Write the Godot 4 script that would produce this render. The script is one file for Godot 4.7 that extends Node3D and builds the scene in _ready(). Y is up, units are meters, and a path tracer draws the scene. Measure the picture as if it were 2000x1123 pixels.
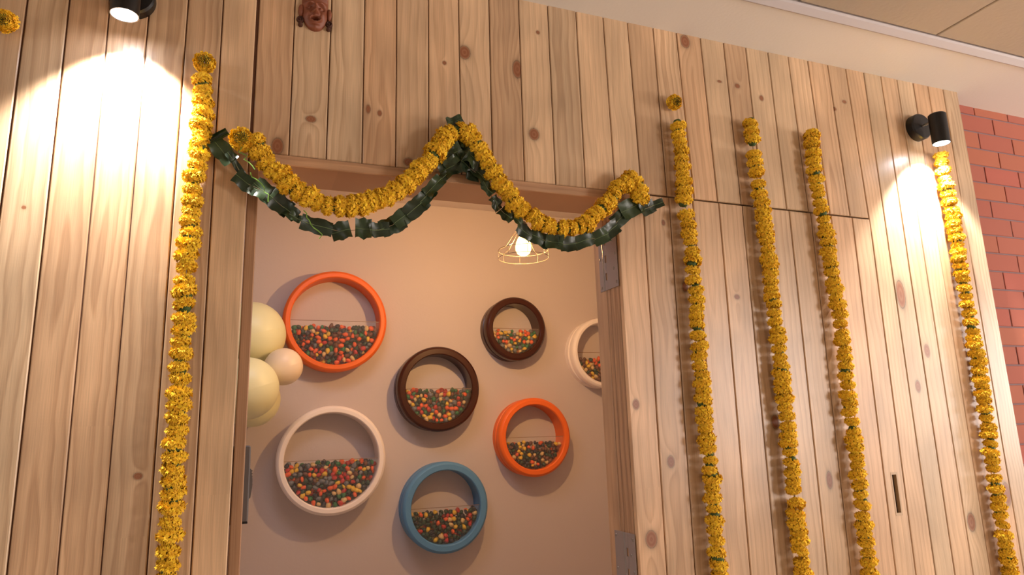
extends Node3D

# World: x runs right along the plank wall, y up, z out of the wall towards the camera (the plank faces are z = 0). Metres.

var used := {}
var rng := RandomNumberGenerator.new()
const CEIL := 2.855
const HEAD := 2.285      # top of the door opening's head and of the flush door
const BACK := -1.782      # face of the wall behind the doorway

func V(x: float, y: float, z: float) -> Vector3:
	return Vector3(x, y, z)

# ---------------------------------------------------------------- naming
func numbered(parent: Node, called: String) -> String:
	var key := str(parent.get_instance_id()) + called
	var n: int = used.get(key, 0)
	used[key] = n + 1
	return called if n == 0 else "%s_%03d" % [called, n]

func put(parent: Node, n: Node, called: String) -> void:
	n.name = numbered(parent, called)
	parent.add_child(n, true)

func thing(called: String, label: String, category: String, at: Vector3, group := "") -> Node3D:
	var o := Node3D.new()
	put(self, o, called)
	o.position = at
	tag(o, label, category, group)
	return o

func tag(o: Node, label: String, category: String, group := "") -> void:
	o.set_meta("label", label)
	o.set_meta("category", category)
	if group != "":
		o.set_meta("group", group)

func setting(called: String) -> Node3D:
	var o := Node3D.new()
	put(self, o, called)
	o.set_meta("kind", "structure")
	return o

func part(parent: Node3D, called: String, mesh: Mesh, mat: Material, xf := Transform3D.IDENTITY) -> MeshInstance3D:
	var m := MeshInstance3D.new()
	m.mesh = mesh
	if mat:
		m.material_override = mat
	m.transform = xf
	m.cast_shadow = GeometryInstance3D.SHADOW_CASTING_SETTING_ON
	put(parent, m, called)
	return m

# ---------------------------------------------------------------- mesh helpers
func begin(flat := true) -> SurfaceTool:
	var st := SurfaceTool.new()
	st.begin(Mesh.PRIMITIVE_TRIANGLES)
	if flat:
		st.set_smooth_group(-1)
	return st

func done(st: SurfaceTool) -> ArrayMesh:
	st.generate_normals()
	return st.commit()

# a triangle that faces away from "inside"
func tri(st: SurfaceTool, a: Vector3, b: Vector3, c: Vector3, inside: Vector3) -> void:
	var n := (b - a).cross(c - a)
	if n.dot((a + b + c) / 3.0 - inside) > 0:
		var t := b
		b = c
		c = t
	for p: Vector3 in [a, b, c]:
		st.set_uv(Vector2(p.x, -p.y))
		st.add_vertex(p)

func quad(st: SurfaceTool, a: Vector3, b: Vector3, c: Vector3, d: Vector3, inside: Vector3) -> void:
	tri(st, a, b, c, inside)
	tri(st, a, c, d, inside)

# a box from lo to hi with chamfered edges
func box(st: SurfaceTool, lo: Vector3, hi: Vector3, ch := 0.0) -> void:
	var mid := (lo + hi) / 2.0
	var h := (hi - lo) / 2.0
	var c := minf(ch, minf(h.x, minf(h.y, h.z)) * 0.9)
	if c <= 0.0:
		for ax in 3:
			for s: float in [-1.0, 1.0]:
				var p := []
				for q in [[-1, -1], [1, -1], [1, 1], [-1, 1]]:
					var v := Vector3.ZERO
					v[ax] = s * h[ax]
					v[(ax + 1) % 3] = q[0] * h[(ax + 1) % 3]
					v[(ax + 2) % 3] = q[1] * h[(ax + 2) % 3]
					p.append(mid + v)
				quad(st, p[0], p[1], p[2], p[3], mid)
		return
	# point of the corner (sx,sy,sz) on the face across axis ax
	var at := func(s: Array, ax: int) -> Vector3:
		var v := Vector3.ZERO
		for k in 3:
			v[k] = s[k] * (h[k] if k == ax else h[k] - c)
		return mid + v
	for ax in 3:
		var u := (ax + 1) % 3
		var w := (ax + 2) % 3
		for s: int in [-1, 1]:
			var p := []
			for q in [[-1, -1], [1, -1], [1, 1], [-1, 1]]:
				var g := [0, 0, 0]
				g[ax] = s
				g[u] = q[0]
				g[w] = q[1]
				p.append(at.call(g, ax))
			quad(st, p[0], p[1], p[2], p[3], mid)
		for s1: int in [-1, 1]:
			for s2: int in [-1, 1]:
				var e := []
				for t: int in [-1, 1]:
					var g := [0, 0, 0]
					g[ax] = t
					g[u] = s1
					g[w] = s2
					e.append([at.call(g, u), at.call(g, w)])
				quad(st, e[0][0], e[0][1], e[1][1], e[1][0], mid)
	for sx: int in [-1, 1]:
		for sy: int in [-1, 1]:
			for sz: int in [-1, 1]:
				var g := [sx, sy, sz]
				tri(st, at.call(g, 0), at.call(g, 1), at.call(g, 2), mid)

func box_mesh(lo: Vector3, hi: Vector3, ch := 0.0) -> ArrayMesh:
	var st := begin()
	box(st, lo, hi, ch)
	return done(st)

# a profile of [radius, z] turned about the z axis; closed loops for rings
func lathe(prof: Array, n: int, closed: bool, smooth := true) -> ArrayMesh:
	var st := begin(not smooth)
	var m := prof.size()
	for i in (m if closed else m - 1):
		var a: Array = prof[i]
		var b: Array = prof[(i + 1) % m]
		if smooth:
			st.set_smooth_group(int(a[2]) if a.size() > 2 else 0)
		for k in n:
			var t0 := TAU * k / n
			var t1 := TAU * (k + 1) / n
			var p00 := V(a[0] * cos(t0), a[0] * sin(t0), a[1])
			var p01 := V(a[0] * cos(t1), a[0] * sin(t1), a[1])
			var p10 := V(b[0] * cos(t0), b[0] * sin(t0), b[1])
			var p11 := V(b[0] * cos(t1), b[0] * sin(t1), b[1])
			# going up in z on the outside: clockwise from outside
			if a[0] > 1e-6:
				for p: Vector3 in [p00, p11, p01]:
					st.add_vertex(p)
			if b[0] > 1e-6:
				for p: Vector3 in [p00, p10, p11]:
					st.add_vertex(p)
	return done(st)

# a tube through points
func tube(st: SurfaceTool, pts: Array, r: float, n := 6) -> void:
	var rings := []
	for i in pts.size():
		var d: Vector3 = (pts[mini(i + 1, pts.size() - 1)] - pts[maxi(i - 1, 0)]).normalized()
		var u := d.cross(Vector3.UP if absf(d.y) < 0.9 else Vector3.RIGHT).normalized()
		var w := d.cross(u)
		var ring := []
		for k in n:
			ring.append(pts[i] + (u * cos(TAU * k / n) + w * sin(TAU * k / n)) * r)
		rings.append(ring)
	for i in pts.size() - 1:
		var mid: Vector3 = (pts[i] + pts[i + 1]) / 2.0
		for k in n:
			quad(st, rings[i][k], rings[i][(k + 1) % n], rings[i + 1][(k + 1) % n], rings[i + 1][k], mid)

func sphere_mesh(r: float, seg: int, rings: int) -> SphereMesh:
	var s := SphereMesh.new()
	s.radius = r
	s.height = 2 * r
	s.radial_segments = seg
	s.rings = rings
	return s

func mat(c: Color, rough := 0.6, metal := 0.0) -> StandardMaterial3D:
	var m := StandardMaterial3D.new()
	m.albedo_color = c
	m.roughness = rough
	m.metallic = metal
	return m

# ---------------------------------------------------------------- wood
# One picture per board: growth rings cut by the board's face, fine streaks, knots. u across (metres from the board's middle), v up (metres).
const TW := 96
const TH := 1024
const TV0 := 0.98
const TVS := 1.89
var streak_bytes: PackedByteArray
var warp_noise := FastNoiseLite.new()

func wood_texture(seed_: int, wide: float, tone: float, red: float, knots: Array) -> ImageTexture:
	var r := RandomNumberGenerator.new()
	r.seed = seed_ * 7919 + 13
	var flat_sawn := r.randf() < 0.55
	var uc := r.randf_range(-0.02, 0.02) if flat_sawn else r.randf_range(0.08, 0.2) * (1 if r.randf() < 0.5 else -1)
	var h0 := r.randf_range(0.004, 0.02)
	var hs := r.randf_range(-0.016, 0.016)
	var pitch := r.randf_range(0.013, 0.022) if flat_sawn else r.randf_range(0.014, 0.026)
	var strength := r.randf_range(0.12, 0.25) if flat_sawn else r.randf_range(0.07, 0.15)
	var soff := r.randi_range(0, 400)
	var data := PackedByteArray()
	data.resize(TW * TH * 3)
	var k := 0
	var blotch := PackedFloat32Array()
	blotch.resize(17)
	for y in TH:
		var v := TV0 + TVS * (1.0 - (y + 0.5) / TH)
		var warp := warp_noise.get_noise_2d(v * 220.0, seed_ * 31.0) * 0.011 + warp_noise.get_noise_2d(v * 700.0, seed_ * 57.0 + 9.0) * 0.003
		var h := h0 + hs * (v - 2.0) + warp_noise.get_noise_2d(v * 160.0, seed_ * 11.0 + 400.0) * 0.012
		var h2 := h * h
		var close := []
		for kn in knots:
			if absf(v - kn[1]) < kn[2] * 9.0:
				close.append(kn)
		var srow := ((y + soff) % TH) * TW
		if y % 4 == 0:
			for q in 17:
				blotch[q] = warp_noise.get_noise_2d(v * 330.0 + 70.0, seed_ * 43.0 + q * 4.5)
		for x in TW:
			var u := ((x + 0.5) / TW - 0.5) * wide
			var du := u - uc - warp
			var dist := sqrt(du * du + h2)
			var dark := 0.0
			var core := 0.0
			for kn in close:
				var rx: float = kn[2]
				var ex: float = (u - kn[0]) / rx
				var ey: float = (v - kn[1]) / (rx * kn[3])
				var d2 := ex * ex + ey * ey
				var ey3 := ey * 0.42
				dist += 0.016 * (rx / 0.012) * exp(-(ex * ex * 0.35 + ey3 * ey3))
				if d2 < 4.5:
					var d := sqrt(d2)
					if d < 1.0:
						core = maxf(core, clampf((1.0 - d) * 5.0, 0.0, 1.0) * (0.86 + 0.10 * sin(d * 13.0)))
						dark += clampf((d - 0.8) * 2.2, 0.0, 0.44)
					else:
						dark += 0.20 * exp(-(d - 1.0) * 4.5)
			var ph := dist / pitch
			var t := ph - floorf(ph)
			var ring := t * t if t < 0.86 else (1.0 - t) * 5.28
			var s := streak_bytes[srow + x] / 255.0 - 0.5
			var a := 1.0 - strength * ring * 0.72 + s * 0.12
			a *= tone * (1.0 - dark) * (1.0 + 0.09 * blotch[x / 6])
			var cr := 209.0 * a
			var cg := (178.0 - 10.0 * ring * strength * 4.0 - 9.0 * red) * a
			var cb := (143.0 - 14.0 * ring * strength * 4.0 - 12.0 * red) * a
			if core > 0.0:
				cr = lerpf(cr, 138.0, core)
				cg = lerpf(cg, 84.0, core)
				cb = lerpf(cb, 56.0, core)
			data[k] = clampi(int(cr), 0, 255)
			data[k + 1] = clampi(int(cg), 0, 255)
			data[k + 2] = clampi(int(cb), 0, 255)
			k += 3
	return ImageTexture.create_from_image(Image.create_from_data(TW, TH, false, Image.FORMAT_RGB8, data))

func wood_mat(tex: Texture2D, rough := 0.34) -> StandardMaterial3D:
	var m := StandardMaterial3D.new()
	m.albedo_texture = tex
	m.roughness = rough
	m.metallic_specular = 0.5
	return m

# a board: edges given as x at y = 2 and slope; chamfered long edges; front at z = front
func board(e0: Array, e1: Array, y0: float, y1: float, gap: float, front: float, thick: float, hole := []) -> ArrayMesh:
	var st := begin()
	var ch := 0.0022
	# an edge may change its lean at y = 2.2: its third number is added to the lean above
	var xa := func(e: Array, y: float) -> float: return e[0] + e[1] * (y - 2.0) + (e[2] * maxf(0.0, y - 2.2) if e.size() > 2 else 0.0)
	var wide := (e1[0] - e0[0]) as float
	var uv := func(p: Vector3) -> Vector2:
		var mid: float = (xa.call(e0, p.y) + xa.call(e1, p.y)) / 2.0
		return Vector2((p.x - mid) / wide + 0.5, 1.0 - (p.y - TV0) / TVS)
	var face := func(pts: Array, inside: Vector3) -> void:
		for t in [[0, 1, 2], [0, 2, 3]]:
			var a: Vector3 = pts[t[0]]
			var b: Vector3 = pts[t[1]]
			var c: Vector3 = pts[t[2]]
			if (b - a).cross(c - a).dot((a + b + c) / 3.0 - inside) > 0:
				var s := b
				b = c
				c = s
			for p: Vector3 in [a, b, c]:
				st.set_uv(uv.call(p))
				st.add_vertex(p)
	var rows := [y0, y1]
	if e0.size() > 2 or e1.size() > 2:
		rows = [y0, 2.2, y1]
	var f := []   # per row: front corners inset, edge corners, back corners
	for y: float in rows:
		var yi := y + (ch if y == y0 else (-ch if y == y1 else 0.0))
		var l: float = xa.call(e0, y) + gap
		var r: float = xa.call(e1, y) - gap
		f.append([V(l + ch, yi, front), V(r - ch, yi, front), V(l, y, front - ch), V(r, y, front - ch), V(l, y, front - thick), V(r, y, front - thick)])
	for i in rows.size() - 1:
		var a: Array = f[i]
		var b: Array = f[i + 1]
		var inside: Vector3 = (a[0] + a[5] + b[0] + b[5]) / 4.0
		if hole.is_empty():
			face.call([a[0], a[1], b[1], b[0]], inside)
		else:   # hole = [x0, x1, y0, y1]
			var q := [V(hole[0], hole[2], front), V(hole[1], hole[2], front), V(hole[1], hole[3], front), V(hole[0], hole[3], front)]
			var o := [a[0], a[1], b[1], b[0]]
			for j in 4:
				face.call([o[j], o[(j + 1) % 4], q[(j + 1) % 4], q[j]], inside)
				var zb := V(0, 0, thick)
				face.call([q[j], q[(j + 1) % 4], q[(j + 1) % 4] - zb, q[j] - zb], (q[j] + q[(j + 1) % 4]) - V((hole[0] + hole[1]) / 2.0, (hole[2] + hole[3]) / 2.0, front))
		face.call([a[0], b[0], b[2], a[2]], inside)
		face.call([a[1], b[1], b[3], a[3]], inside)
		face.call([a[2], b[2], b[4], a[4]], inside)
		face.call([a[3], b[3], b[5], a[5]], inside)
		face.call([a[4], a[5], b[5], b[4]], inside)
		if i == 0:
			face.call([a[0], a[1], a[3], a[2]], inside)
			face.call([a[2], a[3], a[5], a[4]], inside)
		if i == rows.size() - 2:
			face.call([b[0], b[1], b[3], b[2]], inside)
			face.call([b[2], b[3], b[5], b[4]], inside)
	return done(st)

# ---------------------------------------------------------------- flowers
var flower_meshes: Array = []
var calyx_mesh: ArrayMesh
var eye_mesh: ArrayMesh

# a pompom of narrow notched florets about the y axis; r across, h half height
func make_flower(seed_: int, r: float, h: float) -> ArrayMesh:
	var g := RandomNumberGenerator.new()
	g.seed = seed_
	var st := begin()
	# soft core so that nothing shows through
	var golden := PI * (3.0 - sqrt(5.0))
	var n := 400
	for i in n:
		var yy := lerpf(-0.72, 0.98, (i + 0.5) / n)
		var az := i * golden + g.randf_range(-0.12, 0.12)
		var cr := sqrt(maxf(0.0, 1.0 - yy * yy))
		var reach := g.randf_range(0.84, 1.06)
		var tip := V(cr * cos(az) * r, yy * h, cr * sin(az) * r) * reach
		var root := V(cr * cos(az) * r, yy * h, cr * sin(az) * r) * 0.22
		var dir := (tip - root).normalized()
		var side := dir.cross(V(0, 1, 0) if absf(dir.y) < 0.93 else V(1, 0, 0)).normalized()
		side = side.rotated(dir, g.randf_range(-0.9, 0.9))
		var up := side.cross(dir)
		var wd := r * g.randf_range(0.10, 0.15)
		# a narrow stalk, then a paddle that bends over so that it faces outwards
		var mid := root.lerp(tip, 0.80)
		var bend := (up * g.randf_range(0.5, 1.0) * (1.0 if g.randf() < 0.5 else -1.0) + dir * g.randf_range(0.15, 0.75)).normalized()
		var end := mid + bend * r * g.randf_range(0.20, 0.30)
		var shade := g.randf_range(0.86, 1.06)
		var c := Color(0.98 * shade, 0.63 * shade * g.randf_range(0.88, 1.08), 0.045)
		var a0 := root - side * wd * 0.3
		var a1 := root + side * wd * 0.3
		var b0 := mid - side * wd * 0.8
		var b1 := mid + side * wd * 0.8
		var e0 := end - side * wd * 0.85
		var e1 := end + side * wd * 0.85
		var notch := end - bend * r * 0.09
		for t in [[a0, b0, b1], [a0, b1, a1], [b0, e0, notch], [b0, notch, b1], [b1, notch, e1]]:
			for p: Vector3 in t:
				st.set_color(c)
				st.add_vertex(p)
	return done(st)

func flower_mat() -> StandardMaterial3D:
	var m := StandardMaterial3D.new()
	m.vertex_color_use_as_albedo = true
	m.roughness = 0.75
	m.metallic_specular = 0.25
	m.cull_mode = BaseMaterial3D.CULL_DISABLED
	m.backlight = Color(0.7, 0.42, 0.03)
	return m

func along(curve: Curve3D, s: float) -> Transform3D:
	var p := curve.sample_baked(s, true)
	var q := curve.sample_baked(minf(s + 0.004, curve.get_baked_length()), true)
	var q0 := curve.sample_baked(maxf(s - 0.004, 0.0), true)
	var d := (q - q0).normalized()
	var z := V(0, 0, 1)
	var x := d.cross(z).normalized()
	z = x.cross(d)
	return Transform3D(Basis(x, d, z), p)

func curve_of(pts: Array) -> Curve3D:
	var c := Curve3D.new()
	c.bake_interval = 0.004
	for i in pts.size():
		var t: Vector3 = (pts[mini(i + 1, pts.size() - 1)] - pts[maxi(i - 1, 0)]) / 6.0
		c.add_point(pts[i], -t, t)
	return c

# flowers threaded on a string; gaps = list of [from, to] in metres along it where only string shows
func garland(called: String, label: String, group: String, pts: Array, size: float, step: float, gaps: Array, seed_: int, fm: Material, gm: Material, sm: Material, extra := []) -> Node3D:
	var g := RandomNumberGenerator.new()
	g.seed = seed_
	var base: Vector3 = pts[0]
	var o := thing(called, label, "garland", base, group)
	var c := curve_of(pts)
	var full := c.get_baked_length()
	var st := begin(false)
	var line := []
	var s := 0.0
	while s < full:
		line.append(c.sample_baked(s, true) - base)
		s += 0.03
	tube(st, line, 0.0011, 5)
	part(o, "string", done(st), sm)
	s = size * 0.3
	while s < full:
		var skip := false
		for gp in gaps:
			if s > gp[0] and s < gp[1]:
				s = gp[1]
				skip = true
		if skip:
			continue
		var t := along(c, s)
		t.origin -= base
		var k := size / 0.026 * g.randf_range(0.84, 1.1)
		var flip := PI if g.randf() < 0.5 else 0.0
		var tilt := Basis(Vector3(g.randf_range(-1, 1), 0, g.randf_range(-1, 1)).normalized(), g.randf_range(0.0, 0.38))
		var b := t.basis * tilt * Basis(V(1, 0, 0), flip) * Basis(V(0, 1, 0), g.randf() * TAU)
		var off := t.basis.x * g.randf_range(-0.004, 0.004)
		var f := part(o, "flower", flower_meshes[g.randi_range(0, flower_meshes.size() - 1)], fm, Transform3D(b.scaled(Vector3.ONE * k), t.origin + off))
		if g.randf() < 0.75:
			part(f, "calyx", calyx_mesh, gm)
		s += step * g.randf_range(0.82, 1.2)
	for e in extra:
		var f := part(o, "flower", flower_meshes[0], fm, Transform3D(Basis(V(1, 0, 0), PI / 2 + 0.25).scaled(Vector3.ONE * size / 0.026 * 1.0), e - base))
		part(f, "calyx", eye_mesh, gm)
	return o

# ---------------------------------------------------------------- leaves
func leaf_mesh(seed_: int, ln: float, wd: float, style: int) -> Array:
	var g := RandomNumberGenerator.new()
	g.seed = seed_ * 101 + 7
	var nu := 10
	var nv := 8
	var st := begin(false)
	var grid := []
	var p1 := g.randf() * TAU
	var p2 := g.randf() * TAU
	var curl := g.randf_range(-0.5, 0.9)
	var rag := 0.7 if seed_ < 18 else 0.3   # the pieces by the door are cut straighter
	var amp := wd * (0.09 if style == 0 else 0.22)
	for i in nu + 1:
		var row := []
		var a := float(i) / nu
		var edge := 0.5 + rag * (0.035 * sin(a * 13.0 + p1) + 0.02 * sin(a * 23.0 + p2)) + (0.05 * sin(a * 8.0 + p1) if style == 2 else 0.0)
		edge *= 1.0 - 0.12 * rag * absf(2.0 * a - 1.0)
		for j in nv + 1:
			var b := 2.0 * j / nv - 1.0
			var y := b * edge * wd
			var z := amp * sin(a * 9.0 + p1 + b * 1.5) * absf(b) + curl * wd * 0.22 * b * b + 0.004 * sin(a * 5.0 + p2)
			if style == 1:
				var th := b * 2.2
				y = sin(th) * wd * 0.42
				z = (1.0 - cos(th)) * wd * 0.42
			row.append(V((a - 0.5) * ln, y, z))
		grid.append(row)
	for i in nu:
		for j in nv:
			for p: Vector3 in [grid[i][j], grid[i + 1][j], grid[i + 1][j + 1], grid[i][j], grid[i + 1][j + 1], grid[i][j + 1]]:
				st.add_vertex(p)
	var rib := begin(false)
	var line := []
	for i in nu + 1:
		line.append(grid[i][nv / 2] + V(0, 0, 0.0006))
	tube(rib, line, 0.0007, 5)
	return [done(st), done(rib)]

# ---------------------------------------------------------------- planters
func planter(called_label: String, cx: float, cy: float, ro: float, ri: float, m: Material, glass: Material) -> Node3D:
	var o := thing("ring_planter", called_label, "planter", V(cx, cy, BACK), "round ring planters on the wall behind the doorway")
	var d := 0.112
	var prof := [
		[ro * 0.985, 0.0, 1], [ro * 0.985, 0.038, 2], [ro * 0.93, 0.043, 3], [ro * 0.93, 0.056, 4],
		[ro * 0.985, 0.060, 5], [ro, 0.064, 6], [ro, 0.096, 6], [ro - 0.004, 0.106, 6], [ro - 0.013, d, 7], [ri + 0.005, d, 8], [ri + 0.001, d - 0.003, 8], [ri, d - 0.008, 9], [ri, 0.0, 10]]
	part(o, "ring", lathe(prof, 96, true), m)
	# clear panel that holds the pebbles in the lower half
	var st := begin()
	var n := 40
	var z1 := 0.0955
	var z0 := 0.092
	var pts := []
	for k in n + 1:
		var t := PI + PI * k / n
		pts.append(V(ri * 0.995 * cos(t), ri * 0.995 * sin(t) , 0))
	for k in n:
		for zz: float in [z0, z1]:
			tri(st, V(0, 0, zz), pts[k] + V(0, 0, zz), pts[k + 1] + V(0, 0, zz), V(0, -ri * 0.4, (z0 + z1) / 2))
	quad(st, pts[0] + V(0, 0, z0), pts[n] + V(0, 0, z0), pts[n] + V(0, 0, z1), pts[0] + V(0, 0, z1), V(0, -ri * 0.4, (z0 + z1) / 2))
	var pane := part(o, "clear_panel", done(st), glass)
	part(pane, "panel_edge", box_mesh(V(-ri * 0.99, -0.0012, z0), V(ri * 0.99, 0.0012, z1)), pane_edge)
	return o

const PEBBLE := {
	"orange": Color(0.90, 0.36, 0.12), "red": Color(0.72, 0.13, 0.11), "dark green": Color(0.07, 0.22, 0.16), "navy": Color(0.08, 0.09, 0.16),
	"slate grey": Color(0.40, 0.42, 0.45), "cream": Color(0.84, 0.72, 0.50), "yellow": Color(0.88, 0.72, 0.18), "green": Color(0.08, 0.42, 0.24), "brown": Color(0.40, 0.22, 0.14)}
var pebble_mats := {}
var pane_edge: StandardMaterial3D
var pebble_meshes: Array = []
var mix_a := ["orange", "orange", "orange", "navy", "navy", "dark green", "dark green", "red", "slate grey", "cream", "yellow", "green", "brown", "slate grey"]

func pebble_spots(g: RandomNumberGenerator, ri: float, top: float, r: float, most: int) -> Array:
	var out := []
	for t in 5000:
		if out.size() >= most:
			break
		var p := Vector2(g.randf_range(-ri, ri), g.randf_range(-ri, top + g.randf_range(-0.004, 0.008)))
		if p.length() > ri - r * 0.9:
			continue
		var ok := true
		for q: Vector2 in out:
			if absf(q.x - p.x) < r * 1.75 and q.distance_to(p) < r * 1.62:
				ok = false
				break
		if ok:
			out.append(p)
	return out

func pebble_xf(g: RandomNumberGenerator, at: Vector3, r: float) -> Transform3D:
	var b := Basis(V(0, 0, 1), g.randf() * TAU) * Basis(V(1, 0, 0), g.randf_range(-0.5, 0.5))
	var k := r * g.randf_range(0.82, 1.18)
	return Transform3D(b * Basis.from_scale(V(k * g.randf_range(1.0, 1.3), k * g.randf_range(0.8, 1.0), k * 0.9)), at)

func pebbles(where: String, cx: float, cy: float, ri: float, top: float, r: float, seed_: int, singly: int, mix: Array) -> void:
	var g := RandomNumberGenerator.new()
	g.seed = seed_
	var heap := {}
	var first := pebble_spots(g, ri, top, r, 400)
	var count := 0
	for layer in 3:
		var spots := first if layer == 0 else pebble_spots(g, ri, top - 0.004 * layer, r * 1.1, 400)
		for p: Vector2 in spots:
			var kind: String = mix[g.randi_range(0, mix.size() - 1)]
			var xf := pebble_xf(g, V(cx + p.x, cy + p.y, BACK + 0.077 - 0.020 * layer + g.randf_range(-0.003, 0.001)), r)
			var mesh: Mesh = pebble_meshes[g.randi_range(0, pebble_meshes.size() - 1)]
			if layer == 0 and count < singly:
				var m := part(self, "pebble", mesh, pebble_mats[kind], xf)
				tag(m, "small smooth %s pebble behind the clear panel of the %s" % [kind, where], "pebble", "%s pebbles in the %s" % [kind, where])
				count += 1
			else:
				if not heap.has(kind):
					heap[kind] = begin(false)
				heap[kind].append_from(mesh, 0, xf)
	var am := ArrayMesh.new()
	var i := 0
	for kind in heap:
		heap[kind].commit(am)
		am.surface_set_material(i, pebble_mats[kind])
		i += 1
	var o := MeshInstance3D.new()
	o.mesh = am
	put(self, o, "pebble_heap")
	tag(o, "heap of small mixed-colour pebbles filling the lower half of the %s" % where, "pebbles")
	o.set_meta("kind", "stuff")

# ---------------------------------------------------------------- lamps
func wall_lamp(label: String, x: float, mouth_y: float, black: Material, steel: Material, lens: Material, energy: float) -> void:
	var at := V(x, mouth_y + 0.095, 0)
	var o := thing("wall_lamp", label, "lamp", at, "black cylinder spotlights on the plank wall")
	part(o, "mounting_plate", lathe([[0, 0.0, 1], [0.05, 0.0, 2], [0.05, 0.024, 3], [0.046, 0.03, 4], [0, 0.03, 5]], 40, false), black)
	var st := begin(false)
	tube(st, [V(0, 0, 0.028), V(0, 0, 0.064)], 0.0045, 10)
	part(o, "arm", done(st), steel)
	var turn := Transform3D(Basis(V(1, 0, 0), -PI / 2), V(0, -0.095, 0.09))   # lathe z becomes up
	part(o, "shade", lathe([[0.0, 0.114, 1], [0.026, 0.114, 2], [0.0295, 0.1105, 3], [0.0295, 0.0, 4], [0.027, 0.0, 5], [0.027, 0.03, 6], [0.0, 0.03, 7]], 40, false), black, turn)
	part(o, "lens", lathe([[0.0, 0.006, 1], [0.0265, 0.006, 2], [0.0265, 0.002, 3], [0.022, -0.001, 4], [0.0, -0.002, 4]], 32, false), lens, turn)
	var l := SpotLight3D.new()
	l.spot_angle = SPOT_ANGLE
	l.spot_angle_attenuation = SPOT_BLEND
	l.light_color = SPOT_COLOR
	l.light_energy = energy
	l.light_size = 0.018
	l.spot_range = 8.0
	l.spot_attenuation = 2.0
	l.shadow_enabled = true
	put(o, l, "spot")
	l.position = V(0, -0.104, 0.09)
	l.rotation = V(-PI / 2 + SPOT_TILT, 0, 0)

const SPOT_ANGLE := 50.0
const SPOT_BLEND := 0.45
const SPOT_TILT := 0.31
const SPOT_COLOR := Color(1.0, 0.965, 0.94)

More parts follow.
